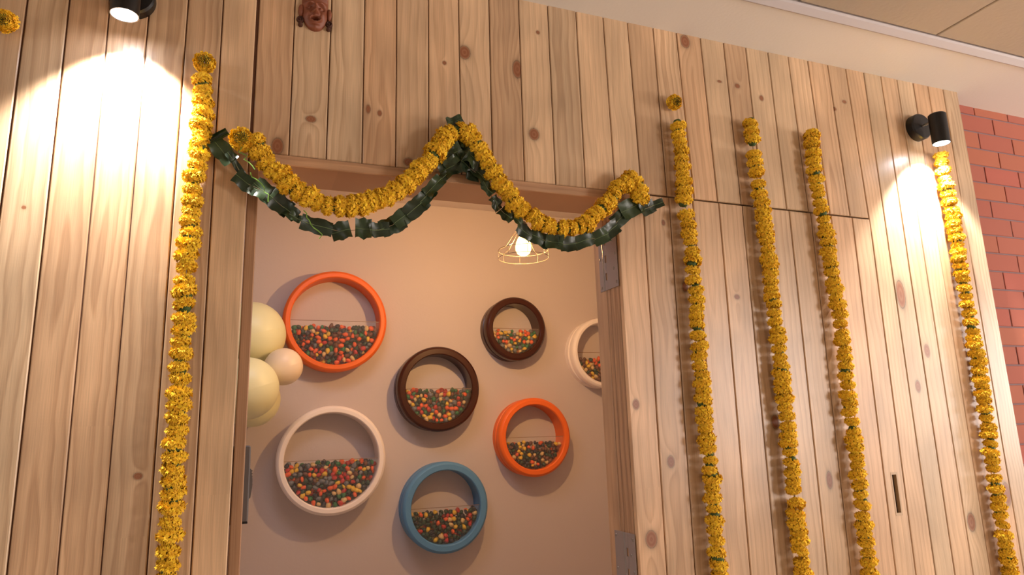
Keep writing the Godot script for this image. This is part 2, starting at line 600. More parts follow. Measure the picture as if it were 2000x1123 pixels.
# ================================================================ the scene
func _ready() -> void:
	rng.seed = 4242
	# ---- camera
	var cam := Camera3D.new()
	put(self, cam, "camera")
	cam.position = V(0.0634, 1.6, 1.7048)
	cam.rotation_order = EULER_ORDER_YXZ
	cam.rotation = V(deg_to_rad(11.597), deg_to_rad(-21.802), deg_to_rad(-1.79))
	cam.fov = 44.94
	cam.current = true
	# ---- environment: the rooms are closed; a dim warm sky stands outside
	var we := WorldEnvironment.new()
	var env := Environment.new()
	env.background_mode = Environment.BG_COLOR
	env.background_color = Color(0.02, 0.018, 0.016)
	env.tonemap_mode = Environment.TONE_MAPPER_LINEAR
	env.tonemap_exposure = 1.0
	env.sdfgi_enabled = true
	env.ssao_enabled = true
	env.ssil_enabled = true
	we.environment = env
	put(self, we, "world_environment")
	# ---- light of the front room: a wide lit panel on its far right wall and one on its rear wall; their fittings are built with those walls
	var room_color := Color(1.0, 0.955, 0.93)
	var room_energy := 12.5
	var panel_spots := [Transform3D(Basis(V(0, 1, 0), PI / 2), V(7.13, 1.9, 2.2)), Transform3D(Basis.IDENTITY, V(5.2, 1.9, 4.33)), Transform3D(Basis(V(0, 1, 0), PI / 2).inverse(), V(-4.53, 1.9, 1.9))]
	for p: Transform3D in panel_spots:
		var l := AreaLight3D.new()
		l.area_size = Vector2(1.1, 1.3)
		l.light_color = room_color
		l.light_energy = room_energy * (0.25 if p.origin.x < 0 else 1.0)
		l.area_normalize_energy = true
		l.shadow_enabled = true
		l.area_range = 14.0
		l.area_attenuation = 2.0
		put(self, l, "panel_light")
		l.transform = p
	var inner_energy := 0.48
	var bulb_energy := 0.66
	var spot_energy := 2.1

	# ---- shared materials
	var noise := FastNoiseLite.new()
	noise.seed = 5
	noise.noise_type = FastNoiseLite.TYPE_SIMPLEX_SMOOTH
	noise.frequency = 0.35
	noise.fractal_octaves = 3
	var sim := noise.get_image(TW, 40, false, false, true)
	sim.resize(TW, TH, Image.INTERPOLATE_CUBIC)
	sim.convert(Image.FORMAT_L8)
	streak_bytes = sim.get_data()
	warp_noise.seed = 11
	warp_noise.frequency = 0.01
	warp_noise.fractal_octaves = 2
	var groove := mat(Color(0.36, 0.22, 0.13), 0.8)
	var core := mat(Color(0.62, 0.47, 0.33), 0.7)
	var black := mat(Color(0.035, 0.035, 0.04), 0.42)
	var steel := mat(Color(0.62, 0.60, 0.58), 0.35, 0.9)
	var plaster_noise := FastNoiseLite.new()
	plaster_noise.seed = 21
	plaster_noise.frequency = 0.05
	plaster_noise.fractal_octaves = 4
	var pim := plaster_noise.get_seamless_image(256, 256)
	pim.convert(Image.FORMAT_RGB8)
	pim.bump_map_to_normal_map(2.0)
	var ptex := ImageTexture.create_from_image(pim)
	var paint := mat(Color(0.90, 0.885, 0.86), 0.8)
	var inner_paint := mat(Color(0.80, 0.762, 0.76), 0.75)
	for m: StandardMaterial3D in [paint, inner_paint]:
		m.normal_enabled = true
		m.normal_texture = ptex
		m.normal_scale = 0.12
		m.uv1_triplanar = true
		m.uv1_world_triplanar = true
		m.uv1_scale = Vector3.ONE * 5.0

	# ---------------------------------------------------------------- plank wall
	# joints between boards: x at y = 2 and lean; [key, x, lean]
	var up := {
		-12: [-1.02, 0.0], -11: [-0.93, 0.0], -10: [-0.845, 0.0], -9: [-0.757, 0.0], -8: [-0.67, 0.0], -7: [-0.585, 0.0], -6: [-0.502, 0.004], -5: [-0.4185, 0.006], -4: [-0.3345, 0.001], -3: [-0.2516, -0.002], -2: [-0.1721, 0.0027], -1: [-0.0887, 0.0023], 0: [-0.0074, -0.0012],
		1: [0.0718, 0.006], 2: [0.159, 0.0058], 3: [0.2482, 0.0095], 4: [0.3392, 0.0047], 5: [0.4274, 0.0028], 6: [0.5169, 0.0035], 7: [0.6099, -0.0023], 8: [0.6975, 0.0044], 9: [0.7935, 0.0022], 10: [0.8907, -0.0007],
		11: [0.9867, -0.0011], 12: [1.0879, -0.0087], 13: [1.1799, -0.0137], 14: [1.2676, -0.0055], 15: [1.372, -0.024], 16: [1.4583, -0.0147], 17: [1.55, -0.0125], 18: [1.6361, -0.0042], 19: [1.7332, -0.0067],
		20: [1.8295, -0.0151], 21: [1.9246, -0.023], 22: [2.0147, -0.0195], 23: [2.0955, 0.012, -0.0334], 24: [2.1714, 0.0006], 25: [2.257, 0.0008], 26: [2.3409, 0.0], 27: [2.4246, 0.0008], 28: [2.505, 0.0], 29: [2.5872, 0.0005], 30: [2.6764, -0.008]}
	var low := {
		12: [1.085, 0.0], 13: [1.176, 0.0075], 14: [1.2695, 0.0104], 15: [1.357, 0.006], 16: [1.4547, 0.0106], 17: [1.5471, 0.0091], 18: [1.640, 0.010], 19: [1.7375, 0.0123], 20: [1.8298, 0.0129], 21: [1.918, 0.013], 22: [2.0131, 0.0146], 23: [2.0955, 0.012]}
	# knots: board -> [x from the board's middle, y, radius, tallness]
	var knots := {
		7: [[-0.031, 2.65, 0.017, 1.25]], 8: [[0.036, 2.626, 0.015, 1.9]], 9: [[-0.014, 2.43, 0.016, 1.15], [0.011, 2.758, 0.006, 1.0]], 15: [[-0.016, 2.83, 0.018, 1.3]],
		2: [[0.004, 2.388, 0.013, 0.7]], 5: [[-0.011, 2.302, 0.013, 0.9]], 1: [[0.016, 2.305, 0.014, 1.6]], 4: [[-0.03, 2.437, 0.006, 2.0], [0.0, 2.43, 0.006, 1.4]], 6: [[0.0, 2.607, 0.006, 1.0]],
		18: [[-0.005, 2.675, 0.009, 1.1]], 17: [[-0.008, 2.704, 0.010, 0.8]], 16: [[0.012, 2.708, 0.009, 0.5]], 22: [[0.01, 2.72, 0.009, 0.7], [-0.04, 2.685, 0.009, 0.8]],
		24: [[-0.018, 2.02, 0.021, 2.4], [0.0, 1.703, 0.012, 1.7]], 25: [[-0.016, 1.825, 0.013, 1.8]], 26: [[-0.013, 1.253, 0.019, 1.6]], 28: [[0.02, 1.331, 0.018, 2.2]], -2: [[0.012, 1.529, 0.009, 0.8]], -5: [[0.0, 2.1, 0.004, 1.0]],
		114: [[-0.01, 2.005, 0.010, 1.6]], 116: [[-0.008, 1.982, 0.010, 0.8]], 113: [[0.02, 2.2, 0.006, 1.5], [-0.01, 1.5, 0.012, 1.4]], 112: [[-0.022, 1.66, 0.011, 1.3], [0.0, 1.30, 0.018, 1.3]], 123: [[0.0, 1.561, 0.012, 2.0]], 119: [[0.0, 1.42, 0.012, 2.2]], 120: [[0.01, 1.75, 0.010, 2.0]], 117: [[0.0, 1.6, 0.014, 1.5]]}
	var wall := setting("wall_front")
	var wood_tex := {}
	for k in range(-12, 30):
		var wide: float = up[k + 1][0] - up[k][0]
		var tex := wood_texture(k + 40, wide, rng.randf_range(0.93, 1.04), rng.randf_range(-0.3, 0.8), knots.get(k, []))
		wood_tex[k] = tex
		var y0 := 0.0
		var e1: Array = up[k + 1]
		if k == 0:
			e1 = [0.068, 0.004]
		elif k == 22:
			e1 = [2.1023, -0.0214]
		if k >= 1 and k <= 11:
			y0 = HEAD
		elif k >= 12 and k <= 22:
			y0 = HEAD + 0.0025
		part(wall, "plank", board(up[k], e1, y0, CEIL + 0.01, 0.0013 if k > -5 else 0.0019, 0.0, 0.014), wood_mat(tex))
	# what the boards are nailed to
	var st := begin()
	box(st, V(-1.03, 0, -0.15), V(0.066, CEIL + 0.03, -0.0045))
	box(st, V(0.066, HEAD, -0.15), V(1.085, CEIL + 0.03, -0.0045))
	box(st, V(1.085, HEAD + 0.004, -0.15), V(2.104, CEIL + 0.03, -0.0045))
	box(st, V(2.104, 0, -0.15), V(2.668, CEIL + 0.03, -0.0045))
	part(wall, "backing", done(st), groove)
	st = begin()
	box(st, V(-4.8, 0, -0.2), V(-1.03, CEIL + 0.03, -0.01))
	box(st, V(-4.8, 0, -0.2), V(0.06, CEIL + 0.03, -0.15))
	box(st, V(0.06, HEAD, -0.2), V(1.1, CEIL + 0.03, -0.15))
	box(st, V(1.2, 0, -0.2), V(3.9, CEIL + 0.03, -0.15))
	part(wall, "masonry", done(st), inner_paint)

	# ---- door frame
	var frame_tex := wood_texture(301, 0.12, 0.86, 1.6, [])
	var frame_mat := wood_mat(frame_tex, 0.45)
	frame_mat.uv1_scale = V(1, 1, 1)
	var frame := setting("trim_1")
	part(frame, "jamb", board([0.0685, 0.003], [0.0925, 0.003], 0.0, HEAD - 0.002, 0.0, -0.003, 0.147), wood_mat(wood_texture(302, 0.09, 0.80, 2.2, []), 0.45))
	var hb := board([-0.0135, 0.0], [0.0135, 0.0], 1.2, 1.2 + 1.045, 0.0, 0.001, 0.151)
	part(frame, "head", hb, wood_mat(wood_texture(303, 0.027, 0.92, 1.4, []), 0.45), Transform3D(Basis(V(0, 0, 1), -PI / 2), V(0.07 - 1.2, HEAD - 0.0145, 0)))
	var edge_tex := wood_mat(wood_texture(304, 0.07, 0.92, 1.2, []), 0.45)
	part(frame, "jamb", board([-0.15, 0.0], [-0.0865, 0.0], 0.0, 2.257, 0.0, 0.0, 0.05), edge_tex, Transform3D(Basis(V(0, 1, 0), -PI / 2), V(1.083, 0, 0)))

	# ---- closed flush door to the right of the opening, clad in the same boards
	var door := setting("door_1")
	for k in range(12, 23):
		var tex := wood_texture(k + 140, low[k + 1][0] - low[k][0], rng.randf_range(0.95, 1.05), rng.randf_range(-0.2, 0.8), knots.get(k + 100, []))
		wood_tex[k + 100] = tex
		var hole := [2.0375, 2.0585, 1.3035, 1.4235] if k == 22 else []
		part(door, "plank", board(low[k], low[k + 1], 0.01, HEAD - 0.0025, 0.0013, 0.0, 0.0135, hole), wood_mat(tex))
	var layer_mat := wood_mat(wood_texture(306, 0.03, 0.88, 1.4, []), 0.5)
	for z in [[-0.0365, -0.0155], [-0.0635, -0.0385], [-0.0845, -0.0665]]:
		part(door, "edge_strip", board([z[0], 0.0], [z[1], 0.0], 0.01, HEAD - 0.004, 0.0, 0.0, 0.04), layer_mat, Transform3D(Basis(V(0, 1, 0), -PI / 2), V(1.084, 0, 0)))
	st = begin()
	box(st, V(1.1255, 0.01, -0.0845), V(2.03, HEAD - 0.004, -0.0145))
	box(st, V(2.03, 0.01, -0.0845), V(2.07, 1.30, -0.0145))
	box(st, V(2.03, 1.427, -0.0845), V(2.07, HEAD - 0.004, -0.0145))
	box(st, V(2.07, 0.01, -0.0845), V(2.09, HEAD - 0.004, -0.0145))
	box(st, V(2.03, 1.30, -0.0845), V(2.07, 1.427, -0.016))
	part(door, "core", done(st), groove)
	# recessed finger pull: a dark metal cup with a pale rim let into the board
	var pull := part(door, "finger_pull", box_mesh(V(2.0375, 1.3035, -0.0145), V(2.0585, 1.4235, -0.0125)), mat(Color(0.30, 0.26, 0.24), 0.4, 0.5))
	st = begin()
	for b in [[2.0335, 2.0385, 1.2965, 1.4305], [2.0575, 2.0625, 1.2965, 1.4305], [2.0385, 2.0575, 1.2965, 1.3045], [2.0385, 2.0575, 1.4225, 1.4305]]:
		box(st, V(b[0], b[2], -0.012), V(b[1], b[3], 0.0006))
	part(pull, "rim", done(st), mat(Color(0.72, 0.60, 0.46), 0.45))
	# hinges on the door's edge, seen in the opening
	var plate_mat := mat(Color(0.62, 0.57, 0.55), 0.5, 0.3)
	var screw_mesh := lathe([[0, 0.0022, 1], [0.0036, 0.0016, 2], [0.0046, 0.0, 3], [0, 0, 4]], 12, false)
	for hy in [[2.0, -0.092], [1.115, -0.066]]:
		var y0: float = hy[0]
		var zk: float = hy[1]
		st = begin()
		var x0 := 1.0815
		var x1 := 1.0835
		# narrow leaf, wide leaf with three slots next to the knuckle
		box(st, V(x0, y0, -0.118), V(x1, y0 + 0.2, zk - 0.0015), 0.0006)
		var sl := zk + 0.010
		var sr := zk + 0.020
		box(st, V(x0, y0, zk + 0.0015), V(x1, y0 + 0.2, sl), 0.0006)
		box(st, V(x0, y0, sr), V(x1, y0 + 0.2, -0.01), 0.0006)
		var ys := [0.0, 0.030, 0.052, 0.084, 0.106, 0.138, 0.160, 0.2]
		for i in range(0, 8, 2):
			box(st, V(x0, y0 + ys[i], sl), V(x1, y0 + ys[i + 1], sr))
		var hinge := part(door, "hinge", done(st), plate_mat)
		var kt := begin(false)
		tube(kt, [V(x0 + 0.0005, y0, zk), V(x0 + 0.0005, y0 + 0.2, zk)], 0.0022, 10)
		part(hinge, "knuckle", done(kt), steel)
		for i in 5:
			part(hinge, "screw", screw_mesh, steel, Transform3D(Basis(V(0, 1, 0), -PI / 2), V(x0, y0 + 0.015 + 0.0425 * i, -0.02 - 0.012 * (i % 2))))
			if i % 2 == 0:
				part(hinge, "screw", screw_mesh, steel, Transform3D(Basis(V(0, 1, 0), -PI / 2), V(x0, y0 + 0.012 + 0.044 * i, -0.108)))

	# ---------------------------------------------------------------- brick wall beyond the boards
	var bw := setting("wall_right")
	part(bw, "mortar", box_mesh(V(2.66, 0, -0.2), V(7.4, CEIL + 0.03, -0.079)), mat(Color(0.52, 0.42, 0.43), 0.9))
	var brick_mats := []
	for i in 6:
		brick_mats.append(mat(Color(0.635 + 0.012 * (i % 3), 0.345 + 0.008 * ((i * 2) % 5), 0.275 + 0.008 * (i % 2)), 0.82))
	var course := 0.0738
	for j in range(0, 39):
		var y1 := 2.819 + 0.033 - course * (j - 1) - 0.033
		var x := 2.5605 + (0.1035 if j % 2 == 0 else 0.0)
		while x < 3.7:
			var xl := maxf(x, 2.664)
			var xr := x + 0.202
			var ya := y1 - course + 0.003
			var yb := minf(y1 - 0.003, CEIL + 0.01)
			if xr > 2.68 and ya > 0.0 and yb > ya + 0.01:
				part(bw, "brick", box_mesh(V(xl, ya, -0.10), V(xr, yb, -0.0758 + rng.randf_range(-0.0008, 0.0008)), 0.0015), brick_mats[rng.randi_range(0, 5)])
			x += 0.207
	# the rest of the front room, out of view, closes it
	part(setting("wall_far_right"), "panel", box_mesh(V(7.2, 0, -0.1), V(7.4, CEIL + 0.2, 4.6)), paint)
	part(setting("wall_left"), "panel", box_mesh(V(-4.8, 0, -0.2), V(-4.6, CEIL + 0.2, 4.6)), paint)
	part(setting("wall_rear"), "panel", box_mesh(V(-4.8, 0, 4.4), V(7.4, CEIL + 0.2, 4.6)), paint)
	part(setting("floor"), "slab", box_mesh(V(-4.8, -0.2, -2.0), V(7.4, 0.0, 4.6)), mat(Color(0.84, 0.79, 0.73), 0.35))

	var lens_room := mat(Color(0.9, 0.9, 0.9), 0.6)
	lens_room.emission_enabled = true
	lens_room.emission = room_color
	lens_room.emission_energy_multiplier = 1.5
	for i in 3:
		var p: Transform3D = panel_spots[i]
		var o := thing("light_panel", ["wide lit panel on the far right wall of the front room", "wide lit panel on the rear wall of the front room", "wide lit panel on the far left wall of the front room"][i], "lamp", p.origin + p.basis.z * 0.07, "wide lit wall panels of the front room")
		o.basis = p.basis
		st = begin()
		for b in [[-0.7, -0.65, -0.6, 0.6], [0.65, 0.7, -0.6, 0.6], [-0.65, 0.65, -0.6, -0.55], [-0.65, 0.65, 0.55, 0.6]]:
			box(st, V(b[2], b[0], -0.05), V(b[3], b[1], 0), 0.003)
		part(o, "frame", done(st), black)
		part(o, "diffuser", box_mesh(V(-0.55, -0.65, -0.045), V(0.55, 0.65, -0.01)), lens_room)

	# ---------------------------------------------------------------- ceiling
	var ceil_ := setting("ceiling")
	part(ceil_, "soffit", box_mesh(V(-4.8, CEIL, -0.2), V(7.4, CEIL + 0.12, 0.226)), paint)
	# painted edge trim, a shallow cove
	st = begin()
	var cp := [Vector2(0.222, CEIL + 0.004), Vector2(0.222, CEIL - 0.006), Vector2(0.228, CEIL - 0.008), Vector2(0.246, CEIL + 0.006), Vector2(0.250, CEIL + 0.012), Vector2(0.250, CEIL + 0.03)]
	for i in cp.size() - 1:
		quad(st, V(-4.8, cp[i].y, cp[i].x), V(7.4, cp[i].y, cp[i].x), V(7.4, cp[i + 1].y, cp[i + 1].x), V(-4.8, cp[i + 1].y, cp[i + 1].x), V(0, CEIL + 0.05, 0.235))
	part(ceil_, "edge_trim", done(st), mat(Color(0.74, 0.71, 0.71), 0.6))
	part(ceil_, "deck", box_mesh(V(-4.8, CEIL + 0.05, 0.2), V(7.4, CEIL + 0.15, 4.6)), mat(Color(0.25, 0.2, 0.17), 0.9))
	var tile_mat := mat(Color(0.70, 0.655, 0.59), 0.85)
	tile_mat.normal_enabled = true
	tile_mat.normal_texture = ptex
	tile_mat.normal_scale = 0.2
	tile_mat.uv1_triplanar = true
	tile_mat.uv1_world_triplanar = true
	tile_mat.uv1_scale = Vector3.ONE * 3.0
	var tile_mesh := box_mesh(V(-0.2955, 0, -0.2955), V(0.2955, 0.018, 0.2955), 0.003)
	var tx := 1.624 - 0.597 * 11
	for i in 21:
		for j in 7:
			part(ceil_, "tile", tile_mesh, tile_mat, Transform3D(Basis.IDENTITY, V(tx + 0.597 * (i + 0.5), CEIL + 0.012, 0.252 + 0.597 * (j + 0.5))))
	# metal rails between the tiles
	st = begin()
	for i in range(0, 22):
		box(st, V(tx + 0.597 * i - 0.010, CEIL + 0.0225, 0.25), V(tx + 0.597 * i + 0.010, CEIL + 0.034, 4.4))
	for j in range(0, 8):
		box(st, V(-4.8, CEIL + 0.0225, 0.252 + 0.597 * j - 0.010), V(7.4, CEIL + 0.034, 0.252 + 0.597 * j + 0.010))
	part(ceil_, "rails", done(st), mat(Color(0.33, 0.25, 0.2), 0.8))

	# ---------------------------------------------------------------- room behind the doorway
	part(setting("wall_back"), "plaster", box_mesh(V(-2.6, 0, BACK - 0.2), V(3.9, CEIL + 0.1, BACK)), inner_paint)
	part(setting("wall_inner_left"), "plaster", box_mesh(V(-1.2, 0, BACK), V(-1.1, CEIL, -0.2)), inner_paint)
	part(setting("wall_inner_right"), "plaster", box_mesh(V(2.5, 0, BACK), V(2.6, CEIL, -0.2)), inner_paint)
	part(setting("ceiling_inner"), "plaster", box_mesh(V(-1.2, 2.8, BACK), V(2.6, 2.9, -0.15)), inner_paint)

	# ring planters: [colour words, x, y, outer radius, inner radius]
	var glass := mat(Color(0.95, 0.96, 0.95, 0.03), 0.08)
	glass.metallic_specular = 0.25
	glass.transparency = BaseMaterial3D.TRANSPARENCY_ALPHA
	var orange := mat(Color(0.94, 0.44, 0.17), 0.45)
	var white := mat(Color(0.97, 0.94, 0.93), 0.5)
	var brown := mat(Color(0.25, 0.12, 0.085), 0.25)
	var blue := mat(Color(0.36, 0.57, 0.76), 0.5)
	pane_edge = mat(Color(0.58, 0.49, 0.42), 0.4)
	for kind in PEBBLE:
		pebble_mats[kind] = mat(PEBBLE[kind], 0.45)
	for i in 4:
		var sm := SurfaceTool.new()
		var pst := begin(false)
		var sp := sphere_mesh(1.0, 10, 6)
		var arr := sp.get_mesh_arrays()
		var vs: PackedVector3Array = arr[Mesh.ARRAY_VERTEX]
		var ix: PackedInt32Array = arr[Mesh.ARRAY_INDEX]
		for q in ix:
			var p := vs[q]
			p *= 1.0 + 0.12 * sin(p.x * 2.3 + i * 1.7) * cos(p.y * 2.9 + i) + 0.06 * sin(p.z * 4.0 + i * 2.1)
			pst.add_vertex(p)
		pebble_meshes.append(done(pst))
	var PL := [
		["large orange ring planter beside the balloons", 0.500, 2.142, 0.245, 0.211, orange, -0.026, 0.0112, 150],
		["large white ring planter below the balloons", 0.496, 1.491, 0.248, 0.214, white, -0.014, 0.0112, 150],
		["glossy brown ring planter in the middle of the group", 1.010, 1.814, 0.211, 0.170, brown, -0.009, 0.0112, 0],
		["small glossy brown ring planter under the caged bulb", 1.435, 2.127, 0.170, 0.133, brown, -0.014, 0.0105, 0],
		["small orange ring planter beside the door edge", 1.521, 1.562, 0.201, 0.164, orange, -0.033, 0.0101, 0],
		["blue ring planter, lowest of the group", 1.039, 1.245, 0.214, 0.173, blue, -0.024, 0.0112, 0],
		["small white ring planter half hidden behind the door edge", 1.954, 2.005, 0.194, 0.165, white, -0.035, 0.0112, 0]]
	var mixes := [mix_a, mix_a + ["red", "green", "dark green", "orange", "yellow"], ["orange", "red", "slate grey", "slate grey", "cream", "dark green", "green", "yellow", "brown", "orange"],
		["orange", "cream", "dark green", "green", "yellow", "slate grey", "orange"], ["dark green", "navy", "brown", "cream", "orange", "dark green", "yellow", "navy", "brown"],
		["dark green", "navy", "dark green", "cream", "orange", "red", "dark green", "yellow"], ["brown", "cream", "yellow", "orange", "brown", "dark green"]]
	for i in PL.size():
		var p: Array = PL[i]
		planter(p[0] + " with a clear front panel", p[1], p[2], p[3], p[4], p[5], glass)
	for i in PL.size():
		var p: Array = PL[i]
		pebbles(p[0].split(" beside")[0].split(" below")[0].split(" in the")[0].split(",")[0].split(" under")[0].split(" half")[0], p[1], p[2], p[4], p[6], p[7], 900 + i, p[8], mixes[i])

	# flat panel light on the ceiling of the room behind the doorway, out of view
	var cool := thing("ceiling_light", "flat square panel light on the ceiling of the room behind the doorway", "lamp", V(0.35, 2.8, -0.55))
	var lens_in := mat(Color(0.9, 0.9, 0.9), 0.6)
	lens_in.emission_enabled = true
	lens_in.emission = Color(0.9, 0.95, 1.0)
	lens_in.emission_energy_multiplier = 1.0
	part(cool, "frame", box_mesh(V(-0.31, -0.03, -0.31), V(0.31, 0, 0.31), 0.004), paint)
	part(cool, "diffuser", box_mesh(V(-0.29, -0.034, -0.29), V(0.29, -0.0295, 0.29)), lens_in)
	var cl := AreaLight3D.new()
	cl.area_size = Vector2(0.56, 0.56)
	cl.light_color = Color(0.91, 0.92, 1.0)
	cl.light_energy = inner_energy
	cl.area_normalize_energy = true
	cl.area_range = 8.0
	cl.area_attenuation = 2.0
	cl.shadow_enabled = true
	put(cool, cl, "panel_light")
	cl.position = V(0, -0.045, 0)
	cl.rotation = V(-PI / 2, 0, 0)

	# balloons, tied in a bunch behind the left jamb
	var bal := mat(Color(0.92, 0.92, 0.74), 0.4)
	bal.backlight = Color(0.3, 0.28, 0.18)
	var bal2 := mat(Color(0.95, 0.88, 0.77), 0.4)
	bal2.backlight = Color(0.3, 0.27, 0.2)
	for b in [
		["big pale yellow balloon, topmost of the bunch behind the left jamb", 0.111, 2.049, -1.580, 0.148, bal],
		["small cream balloon touching the large orange ring planter", 0.250, 1.898, -1.460, 0.080, bal2],
		["big pale yellow balloon in front, below the topmost balloon", 0.100, 1.798, -1.360, 0.127, bal],
		["pale balloon lowest in the bunch, mostly hidden by the one in front", 0.130, 1.765, -1.620, 0.119, bal]]:
		var o := thing("balloon", b[0], "balloon", V(b[1], b[2], b[3]), "pale balloons tied behind the left jamb")
		var r: float = b[4]
		var prof := []
		for i in 25:
			var t := PI * i / 24.0
			prof.append([r * sin(t) * (1.0 + 0.05 * cos(t)), -r * cos(t) * (1.06 if t < PI / 2 else 1.0), 0])
		var away := Basis(V(0, 1, 0), -1.2) * Basis(V(1, 0, 0), 0.3)
		part(o, "skin", lathe(prof, 48, false), b[5], Transform3D(away, Vector3.ZERO))
		part(o, "knot", lathe([[0.0, -r * 1.12, 1], [0.011, -r * 1.11, 2], [0.004, -r * 1.075, 3], [0.008, -r * 1.05, 4], [0.0, -r * 1.03, 5]], 14, false), b[5], Transform3D(away, Vector3.ZERO))

	# dark grey device on the back of the left jamb
	var dev := thing("wall_box", "slim dark grey box behind the left door jamb below the balloons", "box", V(0.085, 1.40, -0.165))
	var grey := mat(Color(0.36, 0.335, 0.325), 0.5)
	st = begin()
	box(st, V(-0.06, 0.004, -0.028), V(0.021, 0.183, 0.013), 0.003)
	part(dev, "case", done(st), grey)
	st = begin(false)
	var bul := [V(0.019, 0.055, 0), V(0.0245, 0.06, 0), V(0.0275, 0.085, 0), V(0.0275, 0.1, 0), V(0.0245, 0.125, 0), V(0.019, 0.13, 0)]
	st.set_smooth_group(-1)
	for i in bul.size() - 1:
		quad(st, bul[i] + V(0, 0, 0.01), bul[i + 1] + V(0, 0, 0.01), bul[i + 1] + V(0, 0, -0.024), bul[i] + V(0, 0, -0.024), V(0.0, 0.09, -0.007))
		tri(st, bul[i] + V(0, 0, 0.01), bul[i + 1] + V(0, 0, 0.01), V(0.019, 0.09, 0.01), V(0.02, 0.09, -0.007))
		tri(st, bul[i] + V(0, 0, -0.024), bul[i + 1] + V(0, 0, -0.024), V(0.019, 0.09, -0.024), V(0.02, 0.09, -0.007))
	part(dev, "front_cover", done(st), grey)
	for i in 6:
		part(dev, "button", box_mesh(V(0.0215 , 0.088 + 0.0065 * i, -0.008), V(0.0283 - 0.0003 * i, 0.091 + 0.0065 * i, -0.002), 0.0005), black)
	part(dev, "end_cap", box_mesh(V(-0.06, 0.0, -0.028), V(0.0205, 0.005, 0.0125), 0.001), black)

	# ---------------------------------------------------------------- pendant bulb in a wire cage
	var cage_at := V(1.106, 2.308, -0.767)
	var pend := thing("pendant_lamp", "bare glowing bulb in a flat wire cage hanging in the doorway", "lamp", cage_at)
	var wire := mat(Color(0.36, 0.31, 0.26), 0.45, 0.4)
	var glow := mat(Color(1, 0.9, 0.7), 0.3)
	glow.emission_enabled = true
	glow.emission = Color(1.0, 0.72, 0.36)
	glow.emission_energy_multiplier = 14.0
	part(pend, "bulb", lathe([[0.0, -0.044, 0], [0.013, -0.0415, 0], [0.0245, -0.033, 0], [0.031, -0.018, 0], [0.0315, -0.004, 0], [0.028, 0.012, 0], [0.020, 0.030, 0], [0.0145, 0.038, 0], [0.0, 0.044, 0]], 28, false), glow, Transform3D(Basis(V(1, 0, 0), -PI / 2), V(0, 0.012, 0)))
	part(pend, "socket", lathe([[0.0, 0.044, 1], [0.019, 0.044, 2], [0.020, 0.085, 3], [0.012, 0.098, 4], [0.0, 0.098, 5]], 24, false), black, Transform3D(Basis(V(1, 0, 0), -PI / 2), V(0, 0.012, 0)))
	for yy: float in [-0.0395, -0.0077]:
		st = begin(false)
		var loop := []
		for k in 49:
			loop.append(V(0.100 * cos(TAU * k / 48), yy, 0.100 * sin(TAU * k / 48)))
		tube(st, loop, 0.0010, 6)
		part(pend, "cage_ring", done(st), wire)
	for k in 8:
		var t := TAU * (k + 0.3) / 8
		st = begin(false)
		tube(st, [V(0.100 * cos(t), -0.0395, 0.100 * sin(t)), V(0.100 * cos(t), -0.0077, 0.100 * sin(t)), V(0.070 * cos(t), 0.008, 0.070 * sin(t)), V(0.0225 * cos(t), 0.078, 0.0225 * sin(t))], 0.0009, 6)
		part(pend, "cage_wire", done(st), wire)
	st = begin(false)
	tube(st, [V(0, 0.105, 0), V(0, 0.48, 0)], 0.003, 8)
	part(pend, "cord", done(st), black)
	var om := OmniLight3D.new()
	om.light_color = Color(1.0, 0.765, 0.49)
	om.light_energy = bulb_energy
	om.light_size = 0.02
	om.omni_range = 8.0
	om.omni_attenuation = 2.0
	om.shadow_enabled = true
	put(pend, om, "bulb_light")
	om.position = V(0, 0.008, 0)

	# ---------------------------------------------------------------- wall lamps
	var lens := mat(Color(0.9, 0.9, 0.95), 0.3)
	lens.emission_enabled = true
	lens.emission = Color(0.9, 0.93, 1.0)
	lens.emission_energy_multiplier = 75.0
	wall_lamp("black cylinder wall lamp lighting the boards at the top left", -0.206, 2.538, black, steel, lens, spot_energy)
	wall_lamp("black cylinder wall lamp near the brick wall, whole in view", 2.398, 2.567, black, steel, lens, spot_energy)

	# ---------------------------------------------------------------- marigold garlands
	for i in 6:
		flower_meshes.append(make_flower(60 + i, 0.026, 0.0155))
	calyx_mesh = lathe([[0.0, -0.021, 0], [0.008, -0.0205, 0], [0.0115, -0.016, 0], [0.0135, -0.011, 0], [0.008, -0.005, 0]], 12, false)
	var up_axis := Basis(V(1, 0, 0), -PI / 2)
	var cst := begin(false)
	cst.append_from(calyx_mesh, 0, Transform3D(up_axis, Vector3.ZERO))
	calyx_mesh = done(cst)
	# the green heart of a flower that faces out
	cst = begin()
	for i in 48:
		var az := i * 2.4
		var rr := 0.0019 * sqrt(float(i))
		var p := V(rr * cos(az), 0.0168, rr * sin(az))
		var q := p * 1.25 + V(0, 0.0042, 0)
		for k in 3:
			var a0 := TAU * k / 3
			var a1 := TAU * (k + 1) / 3
			tri(cst, p + V(cos(a0), 0, sin(a0)) * 0.0013, p + V(cos(a1), 0, sin(a1)) * 0.0013, q, p)
	eye_mesh = done(cst)
	var fm := flower_mat()
	var gm := mat(Color(0.27, 0.36, 0.16), 0.7)
	var sm := mat(Color(0.55, 0.5, 0.4), 0.8)
	var G := "yellow flower strings hanging on the plank wall"
